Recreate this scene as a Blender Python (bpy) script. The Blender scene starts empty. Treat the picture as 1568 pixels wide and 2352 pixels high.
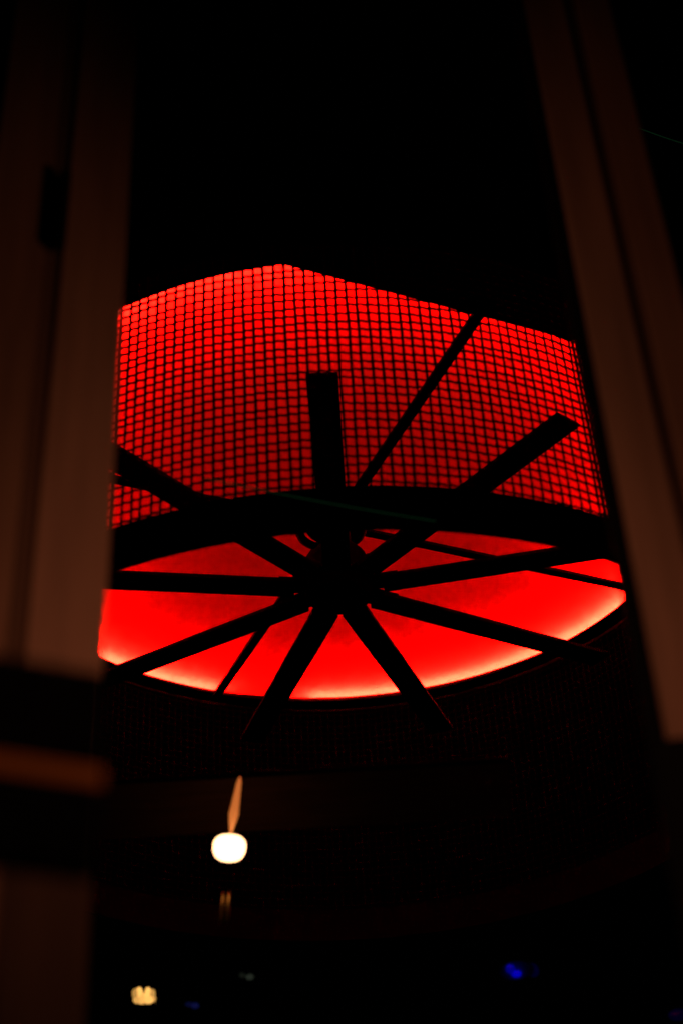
import bpy, bmesh, math, random
from mathutils import Vector, Matrix
random.seed(7)
S = bpy.context.scene
C = S.collection
PI = math.pi

# ------------------------------------------------------------------ camera
CAM_Z = 1.5                                  # eye height above the ground
F_PX, PITCH, ROLL, YAW = 3540.9, 0.64030, -0.05765, 0.00540   # px focal length on a 1568 x 2352 frame
def cam_basis():
    cy, sy = math.cos(YAW), math.sin(YAW)
    fw = Vector((sy*math.cos(PITCH), cy*math.cos(PITCH), math.sin(PITCH)))
    r0 = Vector((cy, -sy, 0)); u0 = r0.cross(fw)
    rt = r0*math.cos(ROLL) + u0*math.sin(ROLL)
    up = u0*math.cos(ROLL) - r0*math.sin(ROLL)
    return rt, up, fw
RT, UP, FW = cam_basis()
cd = bpy.data.cameras.new('camera')
cam = bpy.data.objects.new('camera', cd); C.objects.link(cam)
M = Matrix((RT, UP, -FW)).transposed().to_4x4(); M.translation = Vector((0, 0, CAM_Z))
cam.matrix_world = M
cd.sensor_width = 36.0
cd.lens = F_PX*36.0/2352.0
cd.clip_start = 0.05; cd.clip_end = 500
cd.dof.use_dof = True
cd.dof.focus_distance = 3.75
cd.dof.aperture_fstop = 2.2
cd.dof.aperture_blades = 7
S.camera = cam

# ------------------------------------------------------------------ night sky, moon-dim sun, exposure
w = bpy.data.worlds.new('World'); S.world = w; w.use_nodes = True
nt = w.node_tree
sky = nt.nodes.new('ShaderNodeTexSky'); sky.sky_type = 'NISHITA'; sky.sun_disc = False
SUN_EL, SUN_ROT = math.radians(4), math.radians(200)
sky.sun_elevation = SUN_EL; sky.sun_rotation = SUN_ROT
nt.nodes['Background'].inputs['Strength'].default_value = 0.00002
nt.links.new(sky.outputs['Color'], nt.nodes['Background'].inputs['Color'])
sl = bpy.data.lights.new('sun', 'SUN'); sl.energy = 0.0006; sl.angle = math.radians(10); sl.color = (1, .85, .7)
so = bpy.data.objects.new('sun', sl); C.objects.link(so)
so.rotation_euler = (math.radians(86), 0, math.radians(160))
S.view_settings.view_transform = 'Standard'; S.view_settings.look = 'None'
S.view_settings.exposure = 0; S.view_settings.gamma = 1
S.cycles.use_denoising = True
S.cycles.max_bounces = 6

# two unseen warm spots added to light the posts, aimed clear of the drum
def unseen_post_spot(loc, aim, energy, size):
    d = bpy.data.lights.new('unseen_post_spot', 'SPOT')
    d.energy = energy; d.color = (1.0, .375, .205); d.spot_size = math.radians(size); d.spot_blend = 1.0; d.shadow_soft_size = .04
    o = bpy.data.objects.new('unseen_post_spot', d); C.objects.link(o)
    o.location = loc; o.rotation_euler = (Vector(aim) - Vector(loc)).to_track_quat('-Z', 'Y').to_euler()
unseen_post_spot((.90, .75, CAM_Z + .50), (-.27, 1.03, CAM_Z + .77), 9.4, 70)
unseen_post_spot((-.75, .62, CAM_Z + .42), (.35, 1.25, CAM_Z + .88), 10.0, 68)

# ------------------------------------------------------------------ helpers
def at(u, v, Y):
    """the point at depth Y on the sight line through a pixel of the 1568 x 2352 photo"""
    d = FW + RT*((u-784)/F_PX) - UP*((v-1176)/F_PX)
    return Vector((0, 0, CAM_Z)) + d*(Y/d.y)
def on_plane(u, v, P, n):
    d = FW + RT*((u-784)/F_PX) - UP*((v-1176)/F_PX)
    o = Vector((0, 0, CAM_Z))
    return o + d*((P-o).dot(n)/d.dot(n))
def mat(name, col, rough=.6, metal=0.0, emit=None, strength=0.0, noise=0.0, scale=20.0, bump=0.0, stretch=(1,1,1), spec=.5):
    m = bpy.data.materials.new(name); m.use_nodes = True
    n = m.node_tree; b = n.nodes['Principled BSDF']
    b.inputs['Roughness'].default_value = rough; b.inputs['Metallic'].default_value = metal
    b.inputs['Specular IOR Level'].default_value = spec
    b.inputs['Base Color'].default_value = (*col, 1)
    if emit:
        b.inputs['Emission Color'].default_value = (*emit, 1); b.inputs['Emission Strength'].default_value = strength
    if noise or bump:
        tc = n.nodes.new('ShaderNodeTexCoord'); mp = n.nodes.new('ShaderNodeMapping'); mp.inputs['Scale'].default_value = stretch
        nz = n.nodes.new('ShaderNodeTexNoise'); nz.inputs['Scale'].default_value = scale; nz.inputs['Detail'].default_value = 6
        n.links.new(tc.outputs['Object'], mp.inputs['Vector']); n.links.new(mp.outputs['Vector'], nz.inputs['Vector'])
        if noise:
            mr = n.nodes.new('ShaderNodeMapRange'); mr.inputs['From Min'].default_value = .3; mr.inputs['From Max'].default_value = .7
            mr.inputs['To Min'].default_value = 1-noise; mr.inputs['To Max'].default_value = 1+noise*.5
            mx = n.nodes.new('ShaderNodeVectorMath'); mx.operation = 'SCALE'; mx.inputs[0].default_value = col
            n.links.new(nz.outputs['Fac'], mr.inputs['Value']); n.links.new(mr.outputs['Result'], mx.inputs['Scale'])
            n.links.new(mx.outputs['Vector'], b.inputs['Base Color'])
        if bump:
            bp = n.nodes.new('ShaderNodeBump'); bp.inputs['Strength'].default_value = bump; bp.inputs['Distance'].default_value = .002
            n.links.new(nz.outputs['Fac'], bp.inputs['Height']); n.links.new(bp.outputs['Normal'], b.inputs['Normal'])
    return m
def link(name, me, m, parent=None):
    o = bpy.data.objects.new(name, me); C.objects.link(o)
    if m is not None and not me.materials: me.materials.append(m)
    if parent is not None: o.parent = parent
    return o
def obj(name, bm, m, parent=None, smooth=False):
    bmesh.ops.recalc_face_normals(bm, faces=bm.faces)
    me = bpy.data.meshes.new(name); bm.to_mesh(me); bm.free()
    if smooth:
        for p in me.polygons: p.use_smooth = True
    return link(name, me, m, parent)
def thing(name, label, cat, loc, rz=0.0, group=None):
    o = bpy.data.objects.new(name, None); C.objects.link(o); o.empty_display_size = .1
    o.location = loc; o.rotation_euler = (0, 0, rz)
    tag(o, label, cat, group); return o
def tag(o, label, cat, group=None):
    o['label'] = label; o['category'] = cat
    if group: o['group'] = group
    return o
def box(x0, x1, y0, y1, z0, z1, bevel=0.0, bm=None):
    bm = bm or bmesh.new()
    vs = [bm.verts.new((x, y, z)) for x in (x0, x1) for y in (y0, y1) for z in (z0, z1)]
    fs = [(0,1,3,2), (4,6,7,5), (0,4,5,1), (2,3,7,6), (0,2,6,4), (1,5,7,3)]
    new = [bm.faces.new([vs[i] for i in f]) for f in fs]
    if bevel:
        es = {e for f in new for e in f.edges}
        bmesh.ops.bevel(bm, geom=list(es), offset=bevel, segments=2, affect='EDGES', profile=.5)
    return bm
def tube(pts, r, sides=4, closed=False, bm=None, cap=True):
    bm = bm or bmesh.new(); rings = []; n = len(pts)
    for i, p in enumerate(pts):
        a = pts[(i-1) % n] if (closed or i > 0) else p
        b = pts[(i+1) % n] if (closed or i < n-1) else p
        t = (b-a).normalized()
        ref = Vector((0,0,1)) if abs(t.z) < .8 else Vector((1,0,0))
        s = t.cross(ref).normalized(); u = s.cross(t)
        rr = r[i] if isinstance(r, (list, tuple)) else r
        rings.append([bm.verts.new(p + s*(math.cos(2*PI*k/sides)*rr) + u*(math.sin(2*PI*k/sides)*rr)) for k in range(sides)])
    for i in range(n if closed else n-1):
        A, B = rings[i], rings[(i+1) % n]
        for k in range(sides): bm.faces.new((A[k], A[(k+1) % sides], B[(k+1) % sides], B[k]))
    if cap and not closed:
        bm.faces.new(rings[0][::-1]); bm.faces.new(rings[-1])
    return bm
def lathe(profile, n=64, closed=False, a0=0.0, a1=2*PI, bm=None):
    """profile = [(r, z)...] revolved about z; closed joins the profile's last point to its first"""
    bm = bm or bmesh.new(); full = abs(a1-a0-2*PI) < 1e-6
    m = n if full else n+1; rows = []
    for i in range(m):
        a = a0 + (a1-a0)*i/n
        rows.append([bm.verts.new((r*math.cos(a), r*math.sin(a), z)) for r, z in profile])
    k = len(profile)
    for i in range(n):
        A, B = rows[i], rows[(i+1) % m]
        for j in range(k if closed else k-1):
            q = (A[j], B[j], B[(j+1) % k], A[(j+1) % k])
            bm.faces.new(q)
    if closed and not full:
        bm.faces.new(rows[0]); bm.faces.new(rows[-1][::-1])
    bmesh.ops.remove_doubles(bm, verts=bm.verts, dist=1e-6)
    return bm
def band(r0, r1, z0, z1, n=96): return lathe([(r0, z0), (r1, z0), (r1, z1), (r0, z1)], n, closed=True)

# ------------------------------------------------------------------ materials
M_black = mat('black_painted_steel', (.0006, .0006, .0006), .9, 0, noise=.4, scale=30, spec=.02)
M_wire = mat('dark_wire', (.001, .001, .001), .8, 0, noise=.4, scale=60, spec=.02)
M_white = mat('white_reflector_paint', (.8, .8, .8), .9, 0, noise=.03, scale=1.6, spec=.1)
M_red = mat('red_led_strip', (.2, 0, 0), .5, emit=(1, 0, 0), strength=2150.0)
M_rim_glow = mat('pale_rim_glow', (.2, .1, 0), .5, emit=(1, .42, .175), strength=16.0)  # added glow that imitates the rim's pale overexposure, no amber LEDs known
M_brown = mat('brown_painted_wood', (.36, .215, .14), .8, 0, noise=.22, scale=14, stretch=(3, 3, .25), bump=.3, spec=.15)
M_brown_low = mat('dim_lit_brown_wood', (.062, .036, .022), .8, 0, noise=.22, scale=14, stretch=(3, 3, .25), spec=.15)  # dim light on the lower post put into the wood's colour
M_brown2 = mat('shaded_brown_wood', (.24, .14, .088), .8, 0, noise=.3, scale=11, stretch=(3, 3, .25), bump=.3, spec=.15)  # weaker light on the left outer board put into its colour
M_brown3 = mat('half_shaded_brown_wood', (.26, .15, .095), .8, 0, noise=.3, scale=11, stretch=(3, 3, .25), bump=.3, spec=.15)  # weaker light on the right outer board put into its colour
M_groove = mat('shaded_groove', (.13, .075, .048), .9, spec=.1)  # shade of the recess put into the groove strip's colour
M_rail = mat('matt_black_rail', (.006, .006, .006), .95, spec=.05)
M_strip = mat('orange_lit_edge', (.75, .27, .05), .6, noise=.2, scale=10, stretch=(.4, 3, 3), spec=.2)  # warm light on the rail's edge put into the colour
M_added_board = mat('added_board_wood', (.06, .019, .006), .5, 0, noise=.35, scale=9, stretch=(1, 1, 12), spec=.04)
M_ground = mat('dark_paving', (.05, .047, .045), .9, noise=.3, scale=1.5)

# ------------------------------------------------------------------ ground
g = obj('ground', lathe([(0, 0), (60, 0), (300, 0)], 48), M_ground); g['kind'] = 'structure'

# ------------------------------------------------------------------ drum lamp
DX, DY = 0.0, 3.122
R_DISC, R_MESH = 0.901, 0.957
Z0 = CAM_Z
Z_BOT, Z_HOOP, Z_LIP = 1.577, 1.666, 2.300
drum = thing('drum_lamp', 'large round drum lamp with black wire mesh sides and glowing red top disc', 'lamp', (DX, DY, Z0 + Z_BOT))
def L(z): return z - Z_BOT
obj('bottom_hoop', band(R_MESH-.008, R_MESH+.006, L(Z_BOT), L(Z_HOOP), 128), M_black, drum)
obj('top_hoop', band(R_MESH-.006, R_MESH+.006, L(Z_LIP)-.012, L(2.42), 128), M_black, drum)
obj('rim_lip', band(R_DISC, R_MESH-.008, L(Z_LIP)-.004, L(Z_LIP)+.002, 160), M_black, drum)
obj('reflector_disc', lathe([(0, L(2.338)), (.3, L(2.338)), (.6, L(2.338)), (R_MESH-.006, L(2.338)), (R_MESH-.006, L(2.36)), (0, L(2.36))], 128), M_white, drum)
obj('added_lid', lathe([(0, L(2.405)), (R_MESH-.006, L(2.405)), (R_MESH-.006, L(2.415)), (0, L(2.44))], 96), M_black, drum)  # unseen cover added so that no light escapes upward
def led(name, r0, r1, z, m, spans):
    """flat LED tape lying on the lip and facing up at the disc"""
    for a0, a1 in spans:
        obj(name, lathe([(r0, L(z)-.0015), (r1, L(z)-.0015), (r1, L(z)), (r0, L(z))], max(6, int(160*(a1-a0)/(2*PI))), True, a0, a1), m, drum)
gap = math.atan2(.86, -.22)
SP = [(gap+.11, gap+2.2), (gap+2.24, gap+4.2), (gap+4.23, gap+2*PI-.09)]
led('red_strip', .9300, .9360, 2.3065, M_red, SP)
M_rim_glow_near = mat('bright_pale_rim_glow', (.2, .1, 0), .5, emit=(1, .42, .18), strength=60.0)  # added brighter span that pales the near rim
led('rim_glow_strip', .9380, .9440, 2.3055, M_rim_glow, [(-.25, gap-.14), (gap+.16, PI+.30)])
led('rim_glow_strip', .9380, .9440, 2.3055, M_rim_glow_near, [(PI+.32, 2*PI-.27)])
# cross bars just under the disc
def bar(name, ang, width, z0, z1, e0, e1):
    o = obj(name, box(-e0, e1, -width/2, width/2, L(z0), L(z1)), M_black, drum); o.rotation_euler.z = ang; return o
bar('cross_bar', math.radians(24.46), .023, 2.279, 2.288, R_DISC+.02, R_DISC+.02)
bar('cross_bar', math.radians(24.46+90), .025, 2.2885, 2.2975, .868, R_DISC+.02)
# dark cover panel that closes a segment of the disc, parallel to one cross bar
ang = math.radians(24.0)
pl = Vector((-.06, 2.225)) - Vector((DX, DY)); nrm = Vector((math.sin(ang), -math.cos(ang)))
dch = pl.dot(nrm)                                            # distance of the panel edge from the axis
half = math.acos(min(.999, dch/(R_DISC+.03))); a_mid = math.atan2(nrm.y, nrm.x)
bm = bmesh.new(); top = []; bot = []
for i in range(33):
    a = a_mid - half + 2*half*i/32; r = R_DISC+.03
    top.append(bm.verts.new((r*math.cos(a), r*math.sin(a), L(2.2955)))); bot.append(bm.verts.new((r*math.cos(a), r*math.sin(a), L(2.289))))
bm.faces.new(top); bm.faces.new(bot[::-1])
for i in range(33): bm.faces.new((top[i], top[(i+1) % 33], bot[(i+1) % 33], bot[i]))
obj('cover_panel', bm, M_black, drum)
# mesh sides: 31 crimped rings and 297 crimped uprights, each wire a part
NCOL, PITCH_Z = 297, .0208
CR = .0009
SUB = 6
def ring_mesh(seed):
    rnd = random.Random(seed); ph = [rnd.uniform(0, 6.28) for _ in range(4)]
    pts = []
    for i in range(NCOL*SUB):
        a = 2*PI*i/(NCOL*SUB)
        r = R_MESH + .0007*math.sin(NCOL*a) + .0012*math.sin(7*a+ph[0])
        z = .0004*math.sin(NCOL*a) + .0009*math.sin(23*a+ph[1]) + .0007*math.sin(61*a+ph[2])
        pts.append(Vector((r*math.cos(a), r*math.sin(a), z)))
    bm = tube(pts, .0031, 4, closed=True)
    me = bpy.data.meshes.new('ring_wire'); bm.to_mesh(me); bm.free(); me.materials.append(M_wire); return me
rings = [ring_mesh(s) for s in range(4)]
nrow = int((Z_LIP-.012-Z_HOOP)/PITCH_Z)+1
for j in range(nrow):
    o = link('ring_wire', rings[j % 4], None, drum)
    o.location.z = L(Z_HOOP) + PITCH_Z*(j+.55) + random.uniform(-.0006, .0006)
    o.rotation_euler.z = 2*PI/NCOL*random.randrange(NCOL)
def upright_mesh(seed):
    rnd = random.Random(seed); ph = [rnd.uniform(0, 6.28) for _ in range(3)]
    n = 31*5; h = Z_LIP-.012-Z_HOOP; pts = []
    for i in range(n+1):
        z = h*i/n; q = 2*PI*(z/PITCH_Z-.55)
        pts.append(Vector((R_MESH - CR*math.cos(q), .0011*math.sin(9*z+ph[0]) + .0004*math.sin(40*z+ph[1]), L(Z_HOOP)+z)))
    bm = tube(pts, .0028, 4)
    me = bpy.data.meshes.new('upright_wire'); bm.to_mesh(me); bm.free(); me.materials.append(M_wire); return me
ups = [upright_mesh(s) for s in range(5)]
for k in range(NCOL):
    o = link('upright_wire', ups[k % 5], None, drum)
    o.rotation_euler.z = 2*PI*(k+random.uniform(-.04, .04))/NCOL
# lapped seam: one more upright set close beside its neighbour
a = 2*PI/NCOL*round(math.atan2(-.86, .50)/(2*PI/NCOL))
for q in (.5,):
    o = link('upright_wire', ups[1], None, drum); o.rotation_euler.z = a + 2*PI*q/NCOL

# ------------------------------------------------------------------ ceiling fan inside the drum
Z_FAN = 2.091
fan = thing('ceiling_fan', 'black ceiling fan with nine flat blades inside the red drum lamp', 'fan', (DX, DY, Z0 + Z_FAN))
B_LEN, B_W = .785, .066
for k in range(9):
    a = -1.570 + 2*PI*k/9 - (.015 if k == 0 else 0)
    o = obj('blade', box(.107, B_LEN, -B_W/2, B_W/2, -.006, .006, .002), M_black, fan); o.rotation_euler = (random.uniform(-.03, .03), 0, a)
    o = obj('blade_bracket', box(.06, .15, -.032, .032, .006, .010, .001), M_black, fan); o.rotation_euler.z = a
obj('hub_plate', lathe([(0, -.030), (.068, -.028), (.082, -.016), (.084, .02), (0, .02)], 48), M_black, fan, True)
obj('motor_housing', lathe([(0, .021), (.078, .021), (.079, .045), (.078, .07), (.071, .094), (.053, .116), (.038, .126), (0, .127)], 48), M_black, fan, True)
obj('downrod', lathe([(0, .12), (.036, .12), (.036, .196), (0, .196)], 32), M_black, fan, True)
bm = tube([Vector((-.012 + .079*math.cos(2*PI*i/48), .079*math.sin(2*PI*i/48), .180)) for i in range(48)], .011, 8, closed=True)
obj('canopy', lathe([(.03, .196), (.074, .186), (.074, .194), (.03, .204)], 48, True), M_black, fan)
obj('canopy_ring', bm, M_black, fan, True)

# ------------------------------------------------------------------ posts in the foreground
def prism(plan, z0, z1, bevel=0.0):
    bm = bmesh.new(); n = len(plan)
    b = [bm.verts.new((x, y, z0)) for x, y in plan]; t = [bm.verts.new((x, y, z1)) for x, y in plan]
    bm.faces.new(b[::-1]); bm.faces.new(t)
    for i in range(n): bm.faces.new((b[i], b[(i+1) % n], t[(i+1) % n], t[i]))
    if bevel: bmesh.ops.bevel(bm, geom=[e for e in bm.edges], offset=bevel, segments=2, affect='EDGES', profile=.5)
    return bm
ZT = 3.6
def slab(P, t, n, s0, s1, d0, d1):
    """plan of a slab on the face line P + s t, from depth d0 to d1 behind the face"""
    back = -n
    return [tuple((P + t*s + back*d).to_2d()) for s, d in ((s0, d0), (s1, d0), (s1, d1), (s0, d1))]
# left post: its face turns a little to the right
th = math.radians(25)
tL = Vector((math.cos(th), math.sin(th), 0)); nL = Vector((math.sin(th), -math.cos(th), 0))
PL = at(258, 1176, 1.25)
def sL(u, v): return (on_plane(u, v, PL, nL) - PL).dot(tL)
def shift(plan, o): return [(x-o[0], y-o[1]) for x, y in plan]
oL = (PL.x, PL.y)
post = thing('door_post', 'blurred brown post on the left crossed by a black rail, with a black latch', 'post', (PL.x, PL.y, 0), 0, 'brown posts framing the view')
s_g1, s_g0, s_out = sL(108, 1000), sL(66, 1000), sL(-92, 1000)
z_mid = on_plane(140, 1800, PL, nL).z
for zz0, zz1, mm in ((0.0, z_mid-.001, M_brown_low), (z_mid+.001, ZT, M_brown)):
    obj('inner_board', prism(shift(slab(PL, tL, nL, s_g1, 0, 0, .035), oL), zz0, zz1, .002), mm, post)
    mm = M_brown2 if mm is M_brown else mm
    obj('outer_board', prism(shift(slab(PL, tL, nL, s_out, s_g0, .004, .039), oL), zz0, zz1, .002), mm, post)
obj('groove_strip', prism(shift(slab(PL, tL, nL, s_g0+.0005, s_g1-.0005, .006, .03), oL), .0, ZT), M_groove, post)
zc = on_plane(122, 400, PL, nL).z; zd = on_plane(115, 582, PL, nL).z; sm = sL(140, 490)
bm = prism(shift(slab(PL, tL, nL, sm-.0065, sm+.0065, -.018, -.001), oL), zd, zc, .006)
obj('latch', bm, M_rail, post)
# black rail with its lit edge painted as an orange strip, nearer to the camera than the left post
PR_ = at(255, 1540, .80)
def zL(u, v): return on_plane(u, v, PR_, nL).z
s_end = (on_plane(252, 1540, PR_, nL) - PR_).dot(tL)
rail = thing('rail', 'blurred black rail crossing the left post with its lit edge painted as an orange strip', 'rail', (PR_.x, PR_.y, zL(140, 1990)))
zr = rail.location.z
s_st = (on_plane(240, 1775, PR_, nL) - PR_).dot(tL)
oP = (PR_.x, PR_.y)
def rslab(s0, s1, d0, d1): return shift(slab(PR_, tL, nL, s0, s1, d0, d1), oP)
obj('upper_beam', prism(rslab(-.22, s_end, 0, .02), zL(140, 1745)-zr, zL(140, 1522)-zr, .004), M_rail, rail)
obj('lit_edge_strip', prism(rslab(-.22, s_st, .0015, .02), zL(140, 1790)-zr, zL(140, 1746)-zr, .001), M_strip, rail)
obj('lower_beam', prism(rslab(-.22, s_st, 0, .02), 0, zL(140, 1791)-zr, .004), M_rail, rail)
# right post: two brown faces with a groove and its unlit side painted as a black strip
th2 = math.radians(-8)
tR = Vector((math.cos(th2), math.sin(th2), 0)); nR = Vector((math.sin(th2), -math.cos(th2), 0))
PRt = at(1299, 500, 1.25); oR = (PRt.x, PRt.y)
def sR(u, v): return (on_plane(u, v, PRt, nR) - PRt).dot(tR)
post2 = thing('door_post', 'blurred brown post on the right with a dark groove between two faces', 'post', (PRt.x, PRt.y, 0), 0, 'brown posts framing the view')
r1, r2, r3 = sR(1405, 500), sR(1433, 500), sR(1525, 500)
obj('inner_board', prism(shift(slab(PRt, tR, nR, 0, r1, 0, .035), oR), 0, ZT, .003), M_brown, post2)
obj('outer_board', prism(shift(slab(PRt, tR, nR, r2, r3, .003, .038), oR), 0, ZT, .003), M_brown3, post2)
obj('groove_strip', prism(shift(slab(PRt, tR, nR, r1+.0005, r2-.0005, .006, .03), oR), 0, ZT), M_groove, post2)
obj('unlit_side_strip', prism(shift(slab(PRt, tR, nR, -.015, -.0005, .004, .05), oR), 0, ZT, .002), M_rail, post2)
zt = on_plane(1550, 1725, PRt, nR).z
rail2 = thing('rail', 'black rail end low on the right post', 'rail', (PRt.x, PRt.y, zt-.25))
P2 = PRt + nR*.03
obj('beam', prism(shift(slab(P2, tR, nR, -.02, .3, 0, .028), oR), 0, .25, .006), M_rail, rail2)

# ------------------------------------------------------------------ lit lamp before an added dark board beyond the hoop
zb0 = at(545, 1908, 2.40).z; zb1 = at(545, 1792, 2.40).z
ZS = zb1
beam = obj('board', box(-.44, .40, .002, .014, 0, .108, .002), M_black); beam.location = (-.13, 2.41, zb0)
beam.rotation_euler.x = math.radians(52)      # added to catch the lamp's glow, tilted away from the red disc
obj('added_board_face', box(-.437, .397, -.001, .0015, .003, .101), M_added_board, beam)
tag(beam, 'dark brown wooden board added behind the white lit lamp to catch its glow', 'board')
pl_ = at(527, 1948, 2.25); LS = 2.25/3.1
lampm = mat('warm_white_glass', (.9, .85, .75), .4, emit=(1, .58, .28), strength=4.5)
lamp = thing('ceiling_lamp', 'small white glowing lamp in front of the added dark board, its orange reflection built as a glowing stem', 'lamp', (pl_.x, pl_.y, pl_.z)); lamp.scale = (LS, LS, LS)
bm = bmesh.new(); bmesh.ops.create_uvsphere(bm, u_segments=32, v_segments=20, radius=1)
for v in bm.verts:
    x, y, z = v.co
    e = .62
    sx = math.copysign(abs(x)**.8, x); sz = math.copysign(abs(z)**.78, z)
    wv = 1.0 + .06*sz
    v.co = (sx*.0345*wv + .0035*sz, y*.031, sz*.0275 - .0035*sx)
obj('glass_shade', bm, lampm, lamp, True)
M_reflection = mat('orange_reflection', (.80, .42, .20), .3, 0, emit=(1, .25, .05), strength=.55, noise=.5, scale=30, stretch=(9, 9, .3), spec=.3)  # orange reflection of the lamp painted as a glowing stem
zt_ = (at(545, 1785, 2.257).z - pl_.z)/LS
st = obj('reflection_stem', lathe([(0, .037), (.0022, .040), (.0045, .052), (.0078, .068), (.0105, .085), (.0090, .102), (.0050, zt_-.012), (.0015, zt_), (0, zt_+.001)], 28), M_reflection, lamp, True)
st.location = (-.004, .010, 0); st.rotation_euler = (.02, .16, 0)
obj('neck', lathe([(0, .02), (.006, .02), (.003, .032), (.0012, .045), (0, .05)], 16), M_black, lamp)
# rods added below the lamp to stand for its lower reflection
pr = at(510, 2122, 2.33); ph = at(514, 2048, 2.33).z - pr.z
M_glint = mat('glint_brass', (.45, .22, .06), .35, .9, noise=.3, scale=40, stretch=(8, 8, .3))
rod = thing('glint_rods', 'pair of short brass rods standing for the reflection below the white lamp', 'rod', pr)
for dx, rr in ((-.003, .0028), (.0065, .0038)):
    o = obj('rod', lathe([(0, 0), (rr, .004), (rr, ph-.01), (rr*.5, ph), (0, ph)], 16), M_glint, rod, True); o.location = (dx, 0, 0); o.rotation_euler = (0, .10, 0)  # rods stand for the reflection below the lamp

# ------------------------------------------------------------------ small far lights
def fixture(name, label, u, v, Y, lenses, col, strength, dish, group, housing=M_black):
    """dark dish with glowing lenses; sizes and offsets in photo px turned to metres at its distance"""
    c = at(u, v, Y); k = (c - Vector((0, 0, CAM_Z))).length/F_PX
    t = thing(name, label, 'light', c, 0, group)
    t.rotation_euler = (Vector((0, 0, CAM_Z)) - c).to_track_quat('Z', 'Y').to_euler()
    w_, h_ = dish
    bm = lathe([(.15, -.45), (1, 0), (1.08, 0), (.2, -.6)], 24, closed=True)
    for vv in bm.verts: vv.co = (vv.co.x*w_*k/2, vv.co.y*h_*k/2, vv.co.z*h_*k*.6)
    obj('dish', bm, housing, t)
    for i, (dx, dy, w2, h2, f, rot) in enumerate(lenses):
        bm = bmesh.new(); bmesh.ops.create_uvsphere(bm, u_segments=20, v_segments=12, radius=1)
        for vv in bm.verts: vv.co = (vv.co.x*w2*k/2, vv.co.y*h2*k/2, vv.co.z*min(w2, h2)*k*.3)
        m = mat(name+'_lens', tuple(x*.3 for x in col), .4, emit=col, strength=strength*f)
        o = obj('lens', bm, m, t, True); o.location = (dx*k, -dy*k, -.1*h_*k); o.rotation_euler.z = rot
    return t
fixture('bulb_cluster', 'pair of warm yellow glowing bulbs side by side near the lower left', 330, 2287, 6.0,
        [(-17, -4, 16, 30, .5, .3), (-9, -4, 16, 34, 1.3, .1), (-4, 6, 18, 26, 1.0, 0), (9, -4, 14, 34, 1.3, -.1), (19, -2, 14, 32, .6, -.2),
         (-12, 8, 22, 18, .8, .4), (12, 8, 26, 20, 1.2, 0), (23, 9, 14, 18, .6, 0), (2, 13, 36, 10, .6, 0)], (1, .52, .12), .95, (66, 46), 'small far lights')
fixture('blue_light', 'brightest blue light, two glowing blobs at the lower right', 1184, 2229, 6.0,
        [(-12, -5, 20, 21, .45, .3), (0, 7, 22, 16, 1.0, 0)], (.0, .0, 1), .40, (74, 40), 'small far lights', mat('blue_dish', (.002, .004, .30), .8, spec=0))
fixture('blue_light', 'dim blue light just right of the brightest blue light', 1222, 2228, 6.1,
        [(0, 0, 26, 32, 1.0, .5)], (.004, 0, 1), .012, (36, 40), 'small far lights')
fixture('blue_light', 'tiny dim blue light between the yellow bulbs and the grey light', 441, 2309, 6.4,
        [(-6, -2, 18, 10, .5, -.1), (7, 1, 18, 13, 1.0, -.1)], (.05, .12, 1), .035, (42, 18), 'small far lights')
fixture('grey_light', 'tiny dim grey light at the bottom, right of the yellow bulbs', 571, 2244, 6.6,
        [(-14, -4, 14, 12, .35, 0), (3, 0, 18, 13, 1.0, 0)], (.8, 1, .7), .018, (44, 20), 'small far lights')
fixture('blue_light', 'faint navy light in the lower right corner', 1556, 2331, 6.0,
        [(0, 0, 44, 26, 1.0, 0)], (0, .0, 1), .006, (50, 30), 'small far lights')

# ------------------------------------------------------------------ thin green lines of laser light, built as faintly glowing tubes
M_green = mat('green_light_streak', (.01, .03, .015), .5, emit=(.14, 1, .35), strength=.010)
def streak(u0, v0, Y0, u1, v1, Y1, label, r=.0010, m=M_green):
    a, b = at(u0, v0, Y0), at(u1, v1, Y1)
    n = 24
    pts = [(b-a)*(i/n) + Vector((0, 0, -.004*math.sin(PI*i/n))) for i in range(n+1)]
    o = obj('light_streak', tube(pts, r, 6), m, None, True); o.location = a
    tag(o, label, 'line of light', 'thin green lines of light')
streak(470, 1098, 1.95, 1000, 1197, 2.04, 'thin green line of light in front of the drum lamp hoop')
streak(1440, 284, 2.2, 1600, 339, 2.25, 'faint green line of light at the upper right edge beyond the post')
c = at(-42, 10, 2.0)  # unidentified pale green sliver, no lamp known; its brightness is added glow
gl = thing('green_sliver', 'pale green sliver behind the post in the top left corner, built as a glowing shape', 'lamp', c)
M_gl = mat('pale_green_glow', (.2, .3, .22), .5, emit=(.55, 1, .6), strength=.055, noise=0)
obj('glass_shade', lathe([(0, -.075), (.018, -.072), (.03, -.05), (.034, 0), (.030, .05), (.018, .07), (0, .072)], 32), M_gl, gl, True)  # glowing shape of the green sliver, no lamp known
obj('sliver_end', lathe([(0, .071), (.016, .071), (.016, .085), (.004, .09), (.004, .2), (0, .2)], 24), M_black, gl)
